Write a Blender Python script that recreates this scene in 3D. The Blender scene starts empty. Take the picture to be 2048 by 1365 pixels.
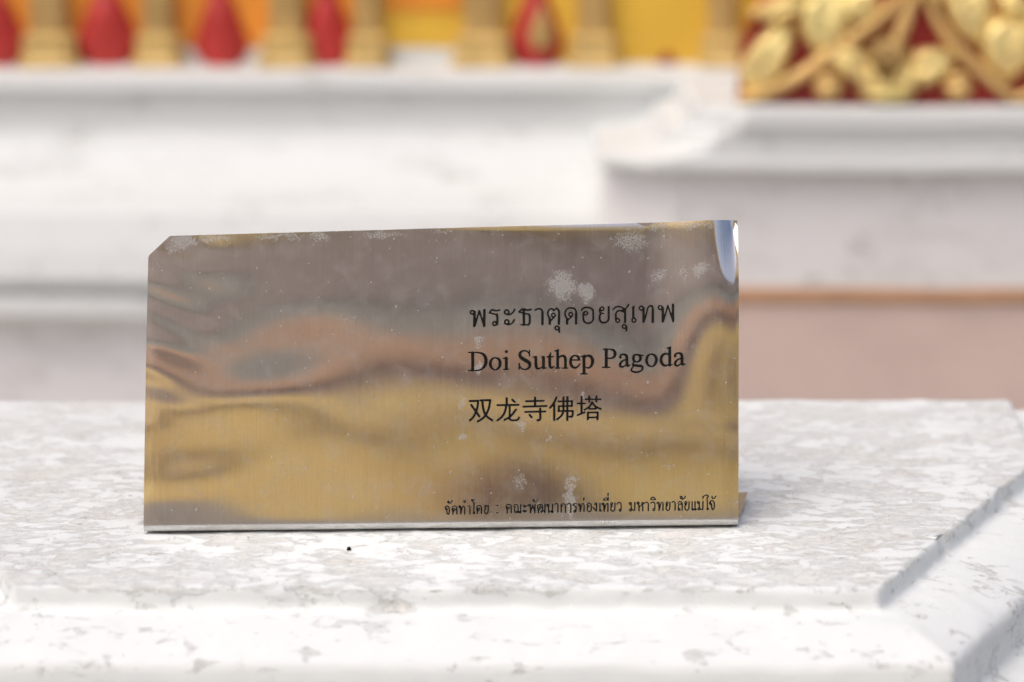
import bpy, bmesh, math, random
import numpy as np
from mathutils import Vector, Matrix, noise

# ------------------------------------------------------------------ camera, world, sun, exposure
scene = bpy.context.scene
COL = scene.collection
PITCH = math.radians(12.5)
CAM = Vector((0.0, -1.167, 0.356))
LENS, SENSOR = 85.0, 36.0
FPX = LENS / SENSOR * 2048.0

cam_d = bpy.data.cameras.new("camera")
cam_d.lens = LENS
cam_d.sensor_width = SENSOR
cam_d.clip_start = 0.02
cam_d.clip_end = 400
cam_d.dof.use_dof = True
cam_d.dof.focus_distance = 1.215
cam_d.dof.aperture_fstop = 4.4
cam = bpy.data.objects.new("camera", cam_d)
COL.objects.link(cam)
cam.location = CAM
cam.rotation_euler = (math.pi / 2 - PITCH, 0, 0)
scene.camera = cam

SUN_EL, SUN_ROT = math.radians(62), math.radians(222)
world = bpy.data.worlds.new("World")
scene.world = world
world.use_nodes = True
wn = world.node_tree
wn.nodes.clear()
sky = wn.nodes.new('ShaderNodeTexSky')
sky.sky_type = 'NISHITA'
sky.sun_disc = False
sky.sun_elevation = SUN_EL
sky.sun_rotation = SUN_ROT
sky.air_density = 0.75
sky.dust_density = 6.5
sky.ozone_density = 1.0
bg = wn.nodes.new('ShaderNodeBackground')
bg.inputs['Strength'].default_value = 0.15
wo = wn.nodes.new('ShaderNodeOutputWorld')
wn.links.new(sky.outputs[0], bg.inputs['Color'])
wn.links.new(bg.outputs[0], wo.inputs['Surface'])

sun_d = bpy.data.lights.new("sun", 'SUN')
sun_d.energy = 0.8
sun_d.angle = math.radians(60)
sun_d.color = (1.0, 0.98, 0.96)
sun = bpy.data.objects.new("sun", sun_d)
COL.objects.link(sun)
sdir = Vector((math.sin(SUN_ROT) * math.cos(SUN_EL), math.cos(SUN_ROT) * math.cos(SUN_EL), math.sin(SUN_EL)))
sun.rotation_euler = sdir.to_track_quat('Z', 'Y').to_euler()
sun.location = (-2, -3, 6)

scene.view_settings.view_transform = 'Standard'
scene.view_settings.look = 'None'
scene.view_settings.gamma = 1.0
scene.view_settings.use_curve_mapping = False
scene.view_settings.exposure = -0.03

random.seed(7)


# ------------------------------------------------------------------ measuring helpers
def ray(px, py):
    x = (px - 1024.0) / FPX
    y = -(py - 682.5) / FPX
    c, s = math.cos(PITCH), math.sin(PITCH)
    return Vector((x, c + y * s, -s + y * c))


def at_y(px, py, Y):                       # the point seen at (px, py) on the upright plane y = Y
    d = ray(px, py)
    return CAM + d * ((Y - CAM.y) / d.y)


def at_z(px, py, Z):
    d = ray(px, py)
    return CAM + d * ((Z - CAM.z) / d.z)


# ------------------------------------------------------------------ object helpers
def tag(o, label=None, cat=None, group=None, kind=None):
    if label: o['label'] = label
    if cat: o['category'] = cat
    if group: o['group'] = group
    if kind: o['kind'] = kind
    return o


def empty(name, loc, label, cat, group=None):
    o = bpy.data.objects.new(name, None)
    COL.objects.link(o)
    o.location = loc
    o.empty_display_size = 0.05
    return tag(o, label, cat, group)


def mesh_obj(name, verts, faces, mat, parent=None, smooth=False, mats=None, mi=None):
    me = bpy.data.meshes.new(name)
    if parent is not None:
        pl = parent.location
        if parent.parent is not None:
            pl = pl + parent.parent.location
        verts = [(v[0] - pl[0], v[1] - pl[1], v[2] - pl[2]) for v in verts]
    me.from_pydata([tuple(v) for v in verts], [], faces)
    for m in (mats or [mat]):
        me.materials.append(m)
    if mi is not None:
        me.polygons.foreach_set('material_index', mi)
    if smooth:
        me.polygons.foreach_set('use_smooth', [True] * len(me.polygons))
    me.update()
    o = bpy.data.objects.new(name, me)
    COL.objects.link(o)
    if parent is not None:
        o.parent = parent
    return o


# ------------------------------------------------------------------ material helpers
class NT:
    def __init__(self, name):
        self.m = bpy.data.materials.new(name)
        self.m.use_nodes = True
        self.t = self.m.node_tree
        self.t.nodes.clear()

    def n(self, typ, **kw):
        nd = self.t.nodes.new(typ)
        for k, v in kw.items():
            if k.startswith('i_'):
                nd.inputs[k[2:].replace('_', ' ')].default_value = v
            else:
                setattr(nd, k, v)
        return nd

    def l(self, a, b):
        self.t.links.new(a, b)

    def math(self, op, a, b=None, c=None, clamp=False):
        nd = self.n('ShaderNodeMath', operation=op, use_clamp=clamp)
        for i, v in enumerate((a, b, c)):
            if v is None: continue
            if isinstance(v, (int, float)):
                nd.inputs[i].default_value = v
            else:
                self.l(v, nd.inputs[i])
        return nd.outputs[0]

    def noise(self, vec, scale, detail=4, rough=0.55, dist=0.0, w=None):
        nd = self.n('ShaderNodeTexNoise')
        nd.inputs['Scale'].default_value = scale
        nd.inputs['Detail'].default_value = detail
        nd.inputs['Roughness'].default_value = rough
        nd.inputs['Distortion'].default_value = dist
        if vec is not None: self.l(vec, nd.inputs['Vector'])
        return nd.outputs['Fac']

    def ramp(self, fac, stops):
        nd = self.n('ShaderNodeValToRGB')
        while len(nd.color_ramp.elements) < len(stops):
            nd.color_ramp.elements.new(0.5)
        for e, (p, c) in zip(nd.color_ramp.elements, stops):
            e.position = p
            e.color = c if isinstance(c, tuple) else (c, c, c, 1)
        self.l(fac, nd.inputs['Fac'])
        return nd.outputs['Color']

    def smooth(self, v, lo, hi):
        nd = self.n('ShaderNodeMapRange', interpolation_type='SMOOTHSTEP')
        self.l(v, nd.inputs['Value'])
        nd.inputs['From Min'].default_value = lo
        nd.inputs['From Max'].default_value = hi
        return nd.outputs['Result']

    def mix(self, fac, a, b):
        nd = self.n('ShaderNodeMix', data_type='RGBA')
        for s, v in ((nd.inputs[0], fac), (nd.inputs[6], a), (nd.inputs[7], b)):
            if isinstance(v, (int, float)): s.default_value = v
            elif isinstance(v, tuple): s.default_value = v
            else: self.l(v, s)
        return nd.outputs[2]

    def vmap(self, vec, scale):
        nd = self.n('ShaderNodeMapping')
        self.l(vec, nd.inputs['Vector'])
        nd.inputs['Scale'].default_value = scale
        return nd.outputs[0]

    def bump(self, h, strength, dist, normal=None):
        nd = self.n('ShaderNodeBump')
        nd.inputs['Strength'].default_value = strength
        nd.inputs['Distance'].default_value = dist
        self.l(h, nd.inputs['Height'])
        if normal is not None: self.l(normal, nd.inputs['Normal'])
        return nd.outputs[0]

    def out(self, sh):
        o = self.n('ShaderNodeOutputMaterial')
        self.l(sh, o.inputs['Surface'])
        return self.m


def rgb(r, g, b): return (r, g, b, 1.0)


def paint(name, col, rough=0.6, var=0.12, scale=14, metallic=0.0, bump=0.3, bdist=0.002):
    t = NT(name)
    tc = t.n('ShaderNodeTexCoord').outputs['Object']
    f = t.noise(tc, scale, 5, 0.6)
    c = t.mix(t.smooth(f, 0.3, 0.72), rgb(*[x * (1 - var) for x in col]), rgb(*[min(1, x * (1 + var)) for x in col]))
    p = t.n('ShaderNodeBsdfPrincipled')
    t.l(c, p.inputs['Base Color'])
    p.inputs['Roughness'].default_value = rough
    p.inputs['Metallic'].default_value = metallic
    t.l(t.bump(t.noise(tc, scale * 6, 3, 0.6), bump, bdist), p.inputs['Normal'])
    return t.out(p.outputs[0])


def whitewash(name, white, under, lo, hi, fine=1.0, topworn=False):
    """thick lime paint flaking off a greyer coat: patches with ragged, slightly raised borders"""
    t = NT(name)
    tc = t.n('ShaderNodeTexCoord').outputs['Object']
    vec = t.vmap(tc, (0.62, 1.15, 1.3))
    big = t.noise(vec, 16 * fine, 3, 0.55, 0.4)
    mid = t.noise(vec, 62 * fine, 8, 0.74, 0.7)
    field = t.math('ADD', t.math('MULTIPLY', big, 0.36), t.math('MULTIPLY', mid, 0.64))
    sz = t.n('ShaderNodeSeparateXYZ'); t.l(tc, sz.inputs[0])
    # the worn, walked-on top has lost far more paint than the mouldings below it
    field = t.math('SUBTRACT', field, t.math('MULTIPLY', t.math('SUBTRACT', 1.0, t.smooth(sz.outputs[2], -0.0045, -0.0012)), 0.085 if topworn else 0.0))
    mask = t.smooth(field, lo, hi)                                   # 1 = bare patch
    edge = t.math('MULTIPLY', t.smooth(field, lo - 0.012, lo + 0.004),
                  t.math('SUBTRACT', 1.0, t.smooth(field, lo + 0.006, lo + 0.022)))
    grain = t.noise(tc, 420 * fine, 4, 0.7)
    mott = t.noise(tc, 90 * fine, 5, 0.7, 0.5)
    under2 = t.mix(t.smooth(mott, 0.35, 0.68), rgb(*[u * 0.84 for u in under]), rgb(*[min(1, u * 1.1) for u in under]))
    spk = t.smooth(t.noise(tc, 260 * fine, 2, 0.5), 0.66, 0.72)
    thin = t.smooth(t.noise(vec, 30 * fine, 5, 0.7, 0.3), 0.3, 0.7)    # patches worn through by different amounts
    c = t.mix(t.math('MULTIPLY', mask, t.math('ADD', t.math('MULTIPLY', thin, 0.75), 0.25)), rgb(*white), under2)
    c = t.mix(t.math('MULTIPLY', edge, t.smooth(mott, 0.5, 0.66)), c, rgb(under[0] * 0.5, under[1] * 0.48, under[2] * 0.45))
    c = t.mix(t.math('MULTIPLY', t.math('MULTIPLY', spk, mask), 0.5), c, rgb(under[0] * 0.55, under[1] * 0.52, under[2] * 0.47))
    vo = t.n('ShaderNodeTexVoronoi', feature='DISTANCE_TO_EDGE')
    vo.inputs['Scale'].default_value = 62 * fine
    dv = t.n('ShaderNodeTexNoise'); dv.inputs['Scale'].default_value = 70 * fine; dv.inputs['Detail'].default_value = 4
    t.l(vec, dv.inputs['Vector'])
    vm = t.n('ShaderNodeVectorMath', operation='MULTIPLY_ADD')
    t.l(dv.outputs['Color'], vm.inputs[0]); vm.inputs[1].default_value = (0.022 / fine,) * 3; t.l(t.vmap(tc, (0.45, 1.2, 1.2)), vm.inputs[2])
    t.l(vm.outputs[0], vo.inputs['Vector'])
    crack = t.math('MULTIPLY', t.math('SUBTRACT', 1.0, t.smooth(vo.outputs['Distance'], 0.004, 0.03)),
                   t.math('MULTIPLY', mask, t.smooth(t.noise(tc, 38 * fine, 3, 0.6), 0.52, 0.66)))
    c = t.mix(t.math('MULTIPLY', crack, 0.75), c, rgb(0.30, 0.28, 0.25))
    # dirt blooms: rare brown-grey stains
    dirt = t.smooth(t.noise(vec, 9 * fine, 6, 0.72, 1.2), 0.655, 0.75)
    c = t.mix(t.math('MULTIPLY', dirt, 0.40), c, rgb(0.40, 0.36, 0.30))
    p = t.n('ShaderNodeBsdfPrincipled')
    t.l(c, p.inputs['Base Color'])
    p.inputs['Roughness'].default_value = 0.75
    p.inputs['Specular IOR Level'].default_value = 0.25
    h = t.math('SUBTRACT', t.math('MULTIPLY', grain, 0.35), mask)
    h2 = t.math('SUBTRACT', t.math('ADD', h, t.math('MULTIPLY', mott, 0.9)), t.math('MULTIPLY', crack, 0.8))
    t.l(t.bump(h2, 0.55, 0.0009), p.inputs['Normal'])
    return t.out(p.outputs[0])


# ------------------------------------------------------------------ ground (structure)
M_tile = paint('courtyard_stone', (0.58, 0.56, 0.53), 0.6, 0.1, 6)
GZ = -0.85
g = mesh_obj('ground', [(-60, -60, GZ), (60, -60, GZ), (60, 60, GZ), (-60, 60, GZ)], [(0, 1, 2, 3)], M_tile)
tag(g, kind='structure')

# ------------------------------------------------------------------ white ledge the sign stands on
M_white = whitewash('flaking_whitewash', (0.785, 0.82, 0.815), (0.685, 0.685, 0.65), 0.482, 0.552, 1.75, True)
M_wall = whitewash('wall_whitewash', (0.71, 0.74, 0.74), (0.61, 0.63, 0.615), 0.54, 0.64, 0.4)


def build_ledge():
    FL, FR = at_z(25, 1174, 0), at_z(1757, 1178, 0)
    BR = at_z(2022, 799, 0)
    R = Vector((0.293, 0.135, 0))
    BL = Vector((-0.42, BR.y - 0.004, 0))
    L = Vector((-0.352, 0.135, 0))
    corners = [FL, FR, R, BR, BL, L]
    rad = [0.003, 0.003, 0.012, 0.006, 0.012, 0.012]
    # dense perimeter with mitred outward normals
    n = len(corners)
    pts, nrm = [], []
    step = 0.0028
    for i in range(n):
        a, b = corners[i], corners[(i + 1) % n]
        z = corners[i - 1]
        c2 = corners[(i + 2) % n]
        d = (b - a).normalized(); dp = (a - z).normalized(); dn = (c2 - b).normalized()
        N = Vector((d.y, -d.x, 0)); Np = Vector((dp.y, -dp.x, 0)); Nn = Vector((dn.y, -dn.x, 0))
        ma = (N + Np); ma = ma / (ma.dot(N))
        mb = (N + Nn); mb = mb / (mb.dot(N))
        L_ = (b - a).length
        k = max(2, int(L_ / step))
        for j in range(k):
            f = j / k
            pts.append(a.lerp(b, f))
            # blend mitre linearly so offset rings stay straight
            nrm.append(ma.lerp(mb, f))
    P = len(pts)
    cen = Vector((-0.05, 0.09, 0))
    verts, faces = [], []
    prof = [(-0.0022, 0.0), (-0.0008, -0.0004), (0.0, -0.0016), (0.0004, -0.004), (0.0006, -0.007), (0.0012, -0.0094),
            (0.003, -0.0108), (0.006, -0.0112), (0.010, -0.0113), (0.015, -0.0117), (0.021, -0.0125), (0.027, -0.0138), (0.033, -0.0155),
            (0.038, -0.0172), (0.042, -0.0188), (0.0445, -0.0202), (0.0462, -0.0222), (0.0468, -0.0255),
            (0.0468, -0.033), (0.047, -0.041), (0.049, -0.0435), (0.054, -0.0445), (0.062, -0.046), (0.071, -0.0495), (0.078, -0.055),
            (0.081, -0.063), (0.081, -0.09), (0.078, -0.095), (0.06, -0.098), (0.06, -0.16), (0.02, -0.17), (0.02, -0.30), (0.02, -0.845)]
    K = 70

    def nz(p, s, a):
        return a * noise.noise(Vector(p) * s)
    rings = []
    for k in range(1, K + 1):                     # top, from centre outward
        f = (k / K)
        f = 1 - (1 - f) ** 1.0
        ring = []
        for p, m in zip(pts, nrm):
            q = cen.lerp(p + m * -0.0022, f)
            z = nz(q, 28, 0.0006) + nz(q, 110, 0.00035)
            if k < K:
                ring.append((q.x, q.y, z))
            else:
                ring.append((q.x, q.y, z))
        rings.append(ring)
    for off, z in prof[1:]:
        ring = []
        for p, m in zip(pts, nrm):
            q = p + m * off
            fine = 1.0 if z > -0.1 else 0.0
            e = fine * (nz((q.x, q.y, z * 3), 30, 0.0009) + nz((q.x, q.y, z * 3), 120, 0.0004))
            if -0.01 < z:                          # chipped arris
                ch = noise.noise(Vector((q.x, q.y, 0)) * 46)
                if ch > 0.22:
                    e -= (ch - 0.22) * 0.0035
            q = q + m * e
            zz = z + fine * (nz((q.x, q.y, z), 26, 0.0011) + nz((q.x, q.y, z), 90, 0.0005))
            ring.append((q.x, q.y, zz))
        rings.append(ring)
    verts.append((cen.x, cen.y, 0))
    for r in rings: verts.extend(r)
    for j in range(P):
        faces.append((0, 1 + j, 1 + (j + 1) % P))
    for k in range(len(rings) - 1):
        a0 = 1 + k * P; b0 = a0 + P
        for j in range(P):
            j2 = (j + 1) % P
            faces.append((a0 + j, b0 + j, b0 + j2, a0 + j2))
    o = mesh_obj('stone_ledge', verts, faces, M_white, smooth=True)
    tag(o, 'white moulded stone ledge with flaking paint under the metal sign', 'ledge')
    return o


ledge = build_ledge()

# ------------------------------------------------------------------ temple wall behind: mouldings and painted frieze
M_lilac = whitewash('lower_wall_plaster', (0.785, 0.785, 0.785), (0.745, 0.74, 0.735), 0.54, 0.64, 0.3)
M_terra = paint('terracotta_plinth', (0.62, 0.49, 0.435), 0.8, 0.06, 9)
M_brick = paint('orange_brick_course', (0.52, 0.30, 0.17), 0.8, 0.15, 12)
M_orange = paint('orange_enamel', (0.80, 0.30, 0.035), 0.4, 0.12, 10)
M_yellow = paint('yellow_enamel', (0.82, 0.52, 0.06), 0.4, 0.08, 10)
M_red = paint('red_enamel', (0.48, 0.035, 0.03), 0.4, 0.12, 14)
M_pil = paint('dull_gold_paint', (0.50, 0.33, 0.12), 0.5, 0.18, 20, 0.15)
M_gold = paint('gilding', (1.0, 0.75, 0.31), 0.3, 0.12, 30, 0.42, 0.4, 0.001)
M_stem = paint('dull_gilding', (0.84, 0.58, 0.23), 0.45, 0.15, 30, 0.3)
M_foot = paint('worn_gilt_foot', (0.60, 0.42, 0.15), 0.5, 0.2, 24, 0.15)
M_darkred = paint('dark_red_lacquer', (0.28, 0.02, 0.018), 0.4, 0.2, 14)

wall = empty('temple_wall', (0, 1.55, GZ), 'white moulded temple wall with red and gold painted frieze behind the sign', 'wall')
XL, XR = -1.3, 1.3


def extrude_x(name, prof, mat, parent, x0=XL, x1=XR, nseg=60, jitter=0.002, smooth=False):
    verts, faces = [], []
    n = len(prof)
    for i in range(nseg + 1):
        x = x0 + (x1 - x0) * i / nseg
        for (y, z) in prof:
            p = Vector((x, y, z))
            verts.append((x, y + jitter * noise.noise(p * 9), z + jitter * noise.noise(p * 9 + Vector((7, 3, 1)))))
    for i in range(nseg):
        for j in range(n - 1):
            a = i * n + j
            faces.append((a, a + 1, a + n + 1, a + n))
    return mesh_obj(name, verts, faces, mat, parent, smooth)


def zz(py, Y): return at_y(1024, py, Y).z


prof_px = [(1.57, 95), (1.57, 128), (1.545, 136), (1.475, 147), (1.468, 153), (1.466, 178), (1.47, 186), (1.478, 191), (1.479, 240),
           (1.477, 262), (1.466, 290), (1.448, 318), (1.424, 350), (1.402, 385), (1.383, 430), (1.368, 505), (1.362, 556), (1.364, 566),
           (1.377, 573), (1.379, 588), (1.371, 594), (1.369, 628), (1.375, 634), (1.405, 640)]
extrude_x('moulding', [(y, zz(p, y)) for y, p in prof_px], M_wall, wall)
extrude_x('lower_wall', [(1.405, zz(640, 1.405)), (1.405, zz(760, 1.405)), (1.405, GZ)], M_lilac, wall)
# frieze backing
FY = 1.57
ztop, zbase = zz(-560, FY), zz(134, FY)


def box(name, x0, x1, y0, y1, z0, z1, mat, parent, bev=0.0):
    bm = bmesh.new()
    bmesh.ops.create_cube(bm, size=1)
    for v in bm.verts:
        v.co.x = x0 + (v.co.x + .5) * (x1 - x0)
        v.co.y = y0 + (v.co.y + .5) * (y1 - y0)
        v.co.z = z0 + (v.co.z + .5) * (z1 - z0)
    if bev:
        bmesh.ops.bevel(bm, geom=bm.edges[:], offset=bev, segments=2, affect='EDGES')
    vs = [v.co.copy() for v in bm.verts]
    bm.verts.index_update()
    fs = [[v.index for v in f.verts] for f in bm.faces]
    bm.free()
    return mesh_obj(name, vs, fs, mat, parent)


box('frieze_backing', XL, XR, FY + 0.012, FY + 0.12, zbase - 0.02, ztop + 0.02, M_darkred, wall)


box('cornice', XL, XR, FY - .03, FY + .12, ztop + .0205, ztop + .09, M_wall, wall, .006)
box('upper_wall', XL, XR, FY + .01, FY + .12, ztop + .0905, ztop + .75, M_pil, wall)


def PX(px): return at_y(px, 100, FY).x


bays = [(-330, -165, M_orange), (-130, 68, M_orange), (140, 290, M_orange), (352, 540, M_orange), (612, 708, M_orange), (766, 925, M_yellow),
        (1008, 1152, M_yellow), (1222, 1412, M_yellow), (1470, 1620, M_yellow), (1690, 1880, M_yellow), (1950, 2140, M_orange), (2210, 2400, M_orange)]
for a, b, m in bays:
    box('panel', PX(a - 14), PX(b + 14), FY, FY + 0.0118, zbase + 0.001, ztop, m, wall)
# orange upper part of the split bay, standing 3 mm proud
box('panel', PX(772), PX(922), FY - 0.003, FY + 0.004, zz(22, FY), ztop, M_orange, wall)


def pilaster(px, w):
    """tapered gilt post with a flared, stepped foot"""
    cx = PX(px)
    hw = (PX(px + w / 2) - cx)
    rows = [(zbase - 0.004, 1.22, .030), (zbase + 0.006, 1.25, .032), (zbase + 0.012, 1.05, .027), (zbase + 0.020, 1.12, .029),
            (zbase + 0.026, 0.92, .024), (zbase + 0.06, 0.84, .022), (zbase + 0.12, 0.86, .022), (ztop, 0.95, .024)]
    verts, faces = [], []
    for z, s, dep in rows:
        h = hw * s
        for x, y in ((-h, FY), (-h, FY - dep * .7), (-h * .6, FY - dep), (h * .6, FY - dep), (h, FY - dep * .7), (h, FY)):
            verts.append((cx + x, y, z))
    for r in range(len(rows) - 1):
        for j in range(5):
            a = r * 6 + j
            faces.append((a, a + 1, a + 7, a + 6))
    faces.append(tuple(range(5, -1, -1)))
    mesh_obj('pilaster', verts, faces, M_pil, wall)
    # bright gilt foot collar
    v2, f2 = [], []
    zs = [(zbase - 0.002, 1.38, .034), (zbase + .010, 1.42, .036), (zbase + .018, 1.18, .030), (zbase + .034, 1.26, .032), (zbase + .040, 0.95, .023)]
    for z, s_, dep in zs:
        h = hw * s_
        for x, y in ((-h, FY), (-h, FY - dep * .7), (-h * .6, FY - dep), (h * .6, FY - dep), (h, FY - dep * .7), (h, FY)):
            v2.append((cx + x, y, z))
    for r in range(len(zs) - 1):
        for j in range(5):
            a = r * 6 + j
            f2.append((a, a + 1, a + 7, a + 6))
    f2.append(tuple(range(24, 30)))
    mesh_obj('pilaster_foot', v2, f2, M_foot, wall)


for px, w in ((-150, 76), (104, 86), (321, 72), (576, 82), (737, 66), (966, 88), (1187, 76), (1441, 66), (1655, 70), (1915, 76), (2175, 76)):
    pilaster(px, w)


def teardrop(px, w, ybot=131, ymax=88, ytip=-62, dep=0.018, mat=None, name='petal', yplane=None, parent=None):
    Y = FY if yplane is None else yplane
    z0, zm, zt = zz(ybot, Y), zz(ymax, Y), zz(ytip, Y)
    cx = at_y(px, 100, Y).x
    hw = at_y(px + w / 2, 100, Y).x - cx
    prof = []
    for i in range(25):
        t = i / 24
        if t < .3:
            a = t / .3
            prof.append((0.62 + .38 * math.sin(a * math.pi / 2), z0 + (zm - z0) * a))
        else:
            a = (t - .3) / .7
            prof.append((max(0.0, (1 - a) * (1 + 0.2 * a * (1 - a)) if a < 1 else 0), zm + (zt - zm) * a))
    verts, faces = [], []
    C = 9
    for s, z in prof:
        for j in range(C):
            u = -1 + 2 * j / (C - 1)
            verts.append((cx + hw * s * u, Y - dep * (1 - u * u) ** .6 * min(1, s * 1.6) - 0.001, z))
    for r in range(len(prof) - 1):
        for j in range(C - 1):
            a = r * C + j
            faces.append((a, a + 1, a + C + 1, a + C))
    return mesh_obj(name, verts, faces, mat or M_red, parent or wall, True)


for px, w in ((-10, 138), (217, 134), (443, 112), (655, 112), (1540, 120), (1790, 120), (2040, 120)):
    teardrop(px, w)
teardrop(1072, 112, 130, 84, -70)
teardrop(1083, 52, 96, 66, 6, 0.008, M_pil, 'petal_boss', FY - 0.017)
teardrop(1334, 40, 134, 126, 100, 0.01, M_darkred, 'petal_tip')

# ------------------------------------------------------------------ projecting pedestal on the right
ped = empty('wall_pedestal', (0.4, 1.3, GZ), 'white projecting pedestal with terracotta foot, under the gilded carving', 'pedestal')


def loft(name, rings, mat, parent, cap=False, sub=40):
    """rings: (left x, chamfer, front y, z); from the left wall return round the chamfer along the front"""
    verts, faces = [], []
    cnt = None
    for xl, ch, yf, z in rings:
        row = [(xl, 1.62), (xl, yf + ch), (xl + ch, yf)]
        row += [(xl + ch + (1.5 - xl - ch) * i / sub, yf) for i in range(1, sub + 1)]
        cnt = len(row)
        for x, y in row:
            p = Vector((x, y, z))
            verts.append((x, y + .0022 * noise.noise(p * 8), z + .0022 * noise.noise(p * 8 + Vector((3, 5, 9)))))
    for r in range(len(rings) - 1):
        for j in range(cnt - 1):
            a = r * cnt + j
            faces.append((a, a + cnt, a + cnt + 1, a + 1))
    if cap:
        faces.append(tuple(range(cnt)) + ())
    return mesh_obj(name, verts, faces, mat, parent)


PY = 1.20


def rg(pxl, ch, Y, py):
    p = at_y(pxl, py, Y)
    return (p.x, ch, Y, p.z)


loft('moulding', [rg(1425, .05, PY + .03, 211), rg(1415, .05, PY + .008, 213.5), rg(1405, .05, PY, 217), rg(1395, .05, PY - .003, 224), rg(1385, .05, PY - .003, 254), rg(1370, .05, PY + .004, 263),
                  rg(1345, .05, PY + .005, 266), rg(1320, .05, PY + .005, 300), rg(1285, .05, PY + .004, 312), rg(1225, .05, PY + .004, 320),
                  rg(1205, .05, PY + .002, 326), rg(1203, .05, PY + .002, 340), rg(1210, .05, PY + .012, 346), rg(1215, .06, PY + .022, 348)],
     M_wall, ped, cap=True)
loft('body', [rg(1216, .065, PY + .024, 348), rg(1216, .065, PY + .024, 578)], M_lilac, ped)
loft('brick_course', [rg(1214, .065, PY + .025, 577), rg(1209, .065, PY + .018, 582), rg(1209, .065, PY + .018, 604), rg(1214, .065, PY + .023, 608)], M_brick, ped)
b = at_y(1214, 608, PY + .023)
loft('foot', [(b.x, .065, PY + .023, b.z), (b.x, .065, PY + .023, GZ)], M_terra, ped)

# ------------------------------------------------------------------ gilded carving standing on the pedestal
CY = PY + 0.03
base_z = at_y(1700, 211, CY).z
carv = empty('gilded_carving', (at_y(1750, 100, CY).x, CY, base_z), 'gilded leaf and flower carving on a dark red base, on the white pedestal', 'carving')
S7 = 1923 / 648.0


def cpt(cx, cy, off=0.0):                     # measured on an enlargement of the carving
    return at_y(1400 + cx / S7, cy / S7, CY - off)


def mm(cpx): return cpx / S7 * (2.35 / FPX) * 1.0


# backing slab with sloping left side
bl = [cpt(232, 630), cpt(2300, 630), cpt(2300, -900), cpt(760, -900), cpt(470, -60), cpt(345, 60), cpt(250, 270)]
vs = [tuple(p) for p in bl] + [(p.x, p.y + 0.03, p.z) for p in bl]
nb = len(bl)
fs = [tuple(range(nb)), tuple(range(2 * nb - 1, nb - 1, -1))] + [(i, i + nb, (i + 1) % nb + nb, (i + 1) % nb) for i in range(nb)]
mesh_obj('red_backing', vs, fs, M_darkred, carv)


def catmull(pts, k=8):
    P = [pts[0]] + list(pts) + [pts[-1]]
    out = []
    for i in range(1, len(P) - 2):
        a, b_, c, d = [np.array(P[i + q], float) for q in (-1, 0, 1, 2)]
        for j in range(k):
            t = j / k
            out.append(0.5 * ((2 * b_) + (-a + c) * t + (2 * a - 5 * b_ + 4 * c - d) * t * t + (-a + 3 * b_ - 3 * c + d) * t ** 3))
    out.append(np.array(P[-2], float))
    return out


def stem(pts, w, off=0.012):
    c = catmull(pts, 6)
    verts, faces = [], []
    C = 8
    for i, q in enumerate(c):
        t = c[min(i + 1, len(c) - 1)] - c[max(i - 1, 0)]
        t = t / (np.linalg.norm(t) + 1e-9)
        nn = np.array([-t[1], t[0]])
        ww = w * 0.86 * (0.6 + 0.4 * math.sin(math.pi * min(1, max(0.12, i / (len(c) - 1)))))
        for j in range(C):
            a = math.pi * 2 * j / C
            s = math.cos(a) * ww / 2
            p = cpt(q[0] + nn[0] * s, q[1] + nn[1] * s, off * (0.5 + math.sin(a)))
            verts.append(tuple(p))
    for i in range(len(c) - 1):
        for j in range(C):
            a = i * C + j; b_ = i * C + (j + 1) % C
            faces.append((a, b_, b_ + C, a + C))
    faces.append(tuple(range(C))); faces.append(tuple(range((len(c) - 1) * C, len(c) * C))[::-1])
    return mesh_obj('stem', verts, faces, M_stem, carv, True)


def lobe(cx, cy, ra, rb, ang, off=0.022, name='leaf', mat=None, pinch=0.62):
    """domed leaf, pointed at one end, with a midrib groove"""
    verts, faces = [], []
    R, A = 6, 20
    ca, sa = math.cos(math.radians(ang)), math.sin(math.radians(ang))
    ra *= 1.24; rb *= 1.24; off *= 1.05
    verts.append(tuple(cpt(cx, cy, off)))
    for r in range(1, R + 1):
        f = r / R
        for k in range(A):
            a = 2 * math.pi * k / A
            x = math.cos(a) * ra * f
            y = math.sin(a) * rb * f * (1 - pinch * max(0, math.cos(a)))
            y *= 1 + (0.13 if pinch else 0.0) * math.cos(6 * a) * f
            d = off * (1 - f ** 4.5) * (1 - .30 * math.exp(-(y / (rb * .22)) ** 2)) - 0.002 * (f == 1)
            verts.append(tuple(cpt(cx + x * ca - y * sa, cy + x * sa + y * ca, d)))
    for k in range(A):
        faces.append((0, 1 + (k + 1) % A, 1 + k))
    for r in range(R - 1):
        for k in range(A):
            a = 1 + r * A + k; b_ = 1 + r * A + (k + 1) % A
            faces.append((a, b_, b_ + A, a + A))
    return mesh_obj(name, verts, faces, mat or M_gold, carv, True)


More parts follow.
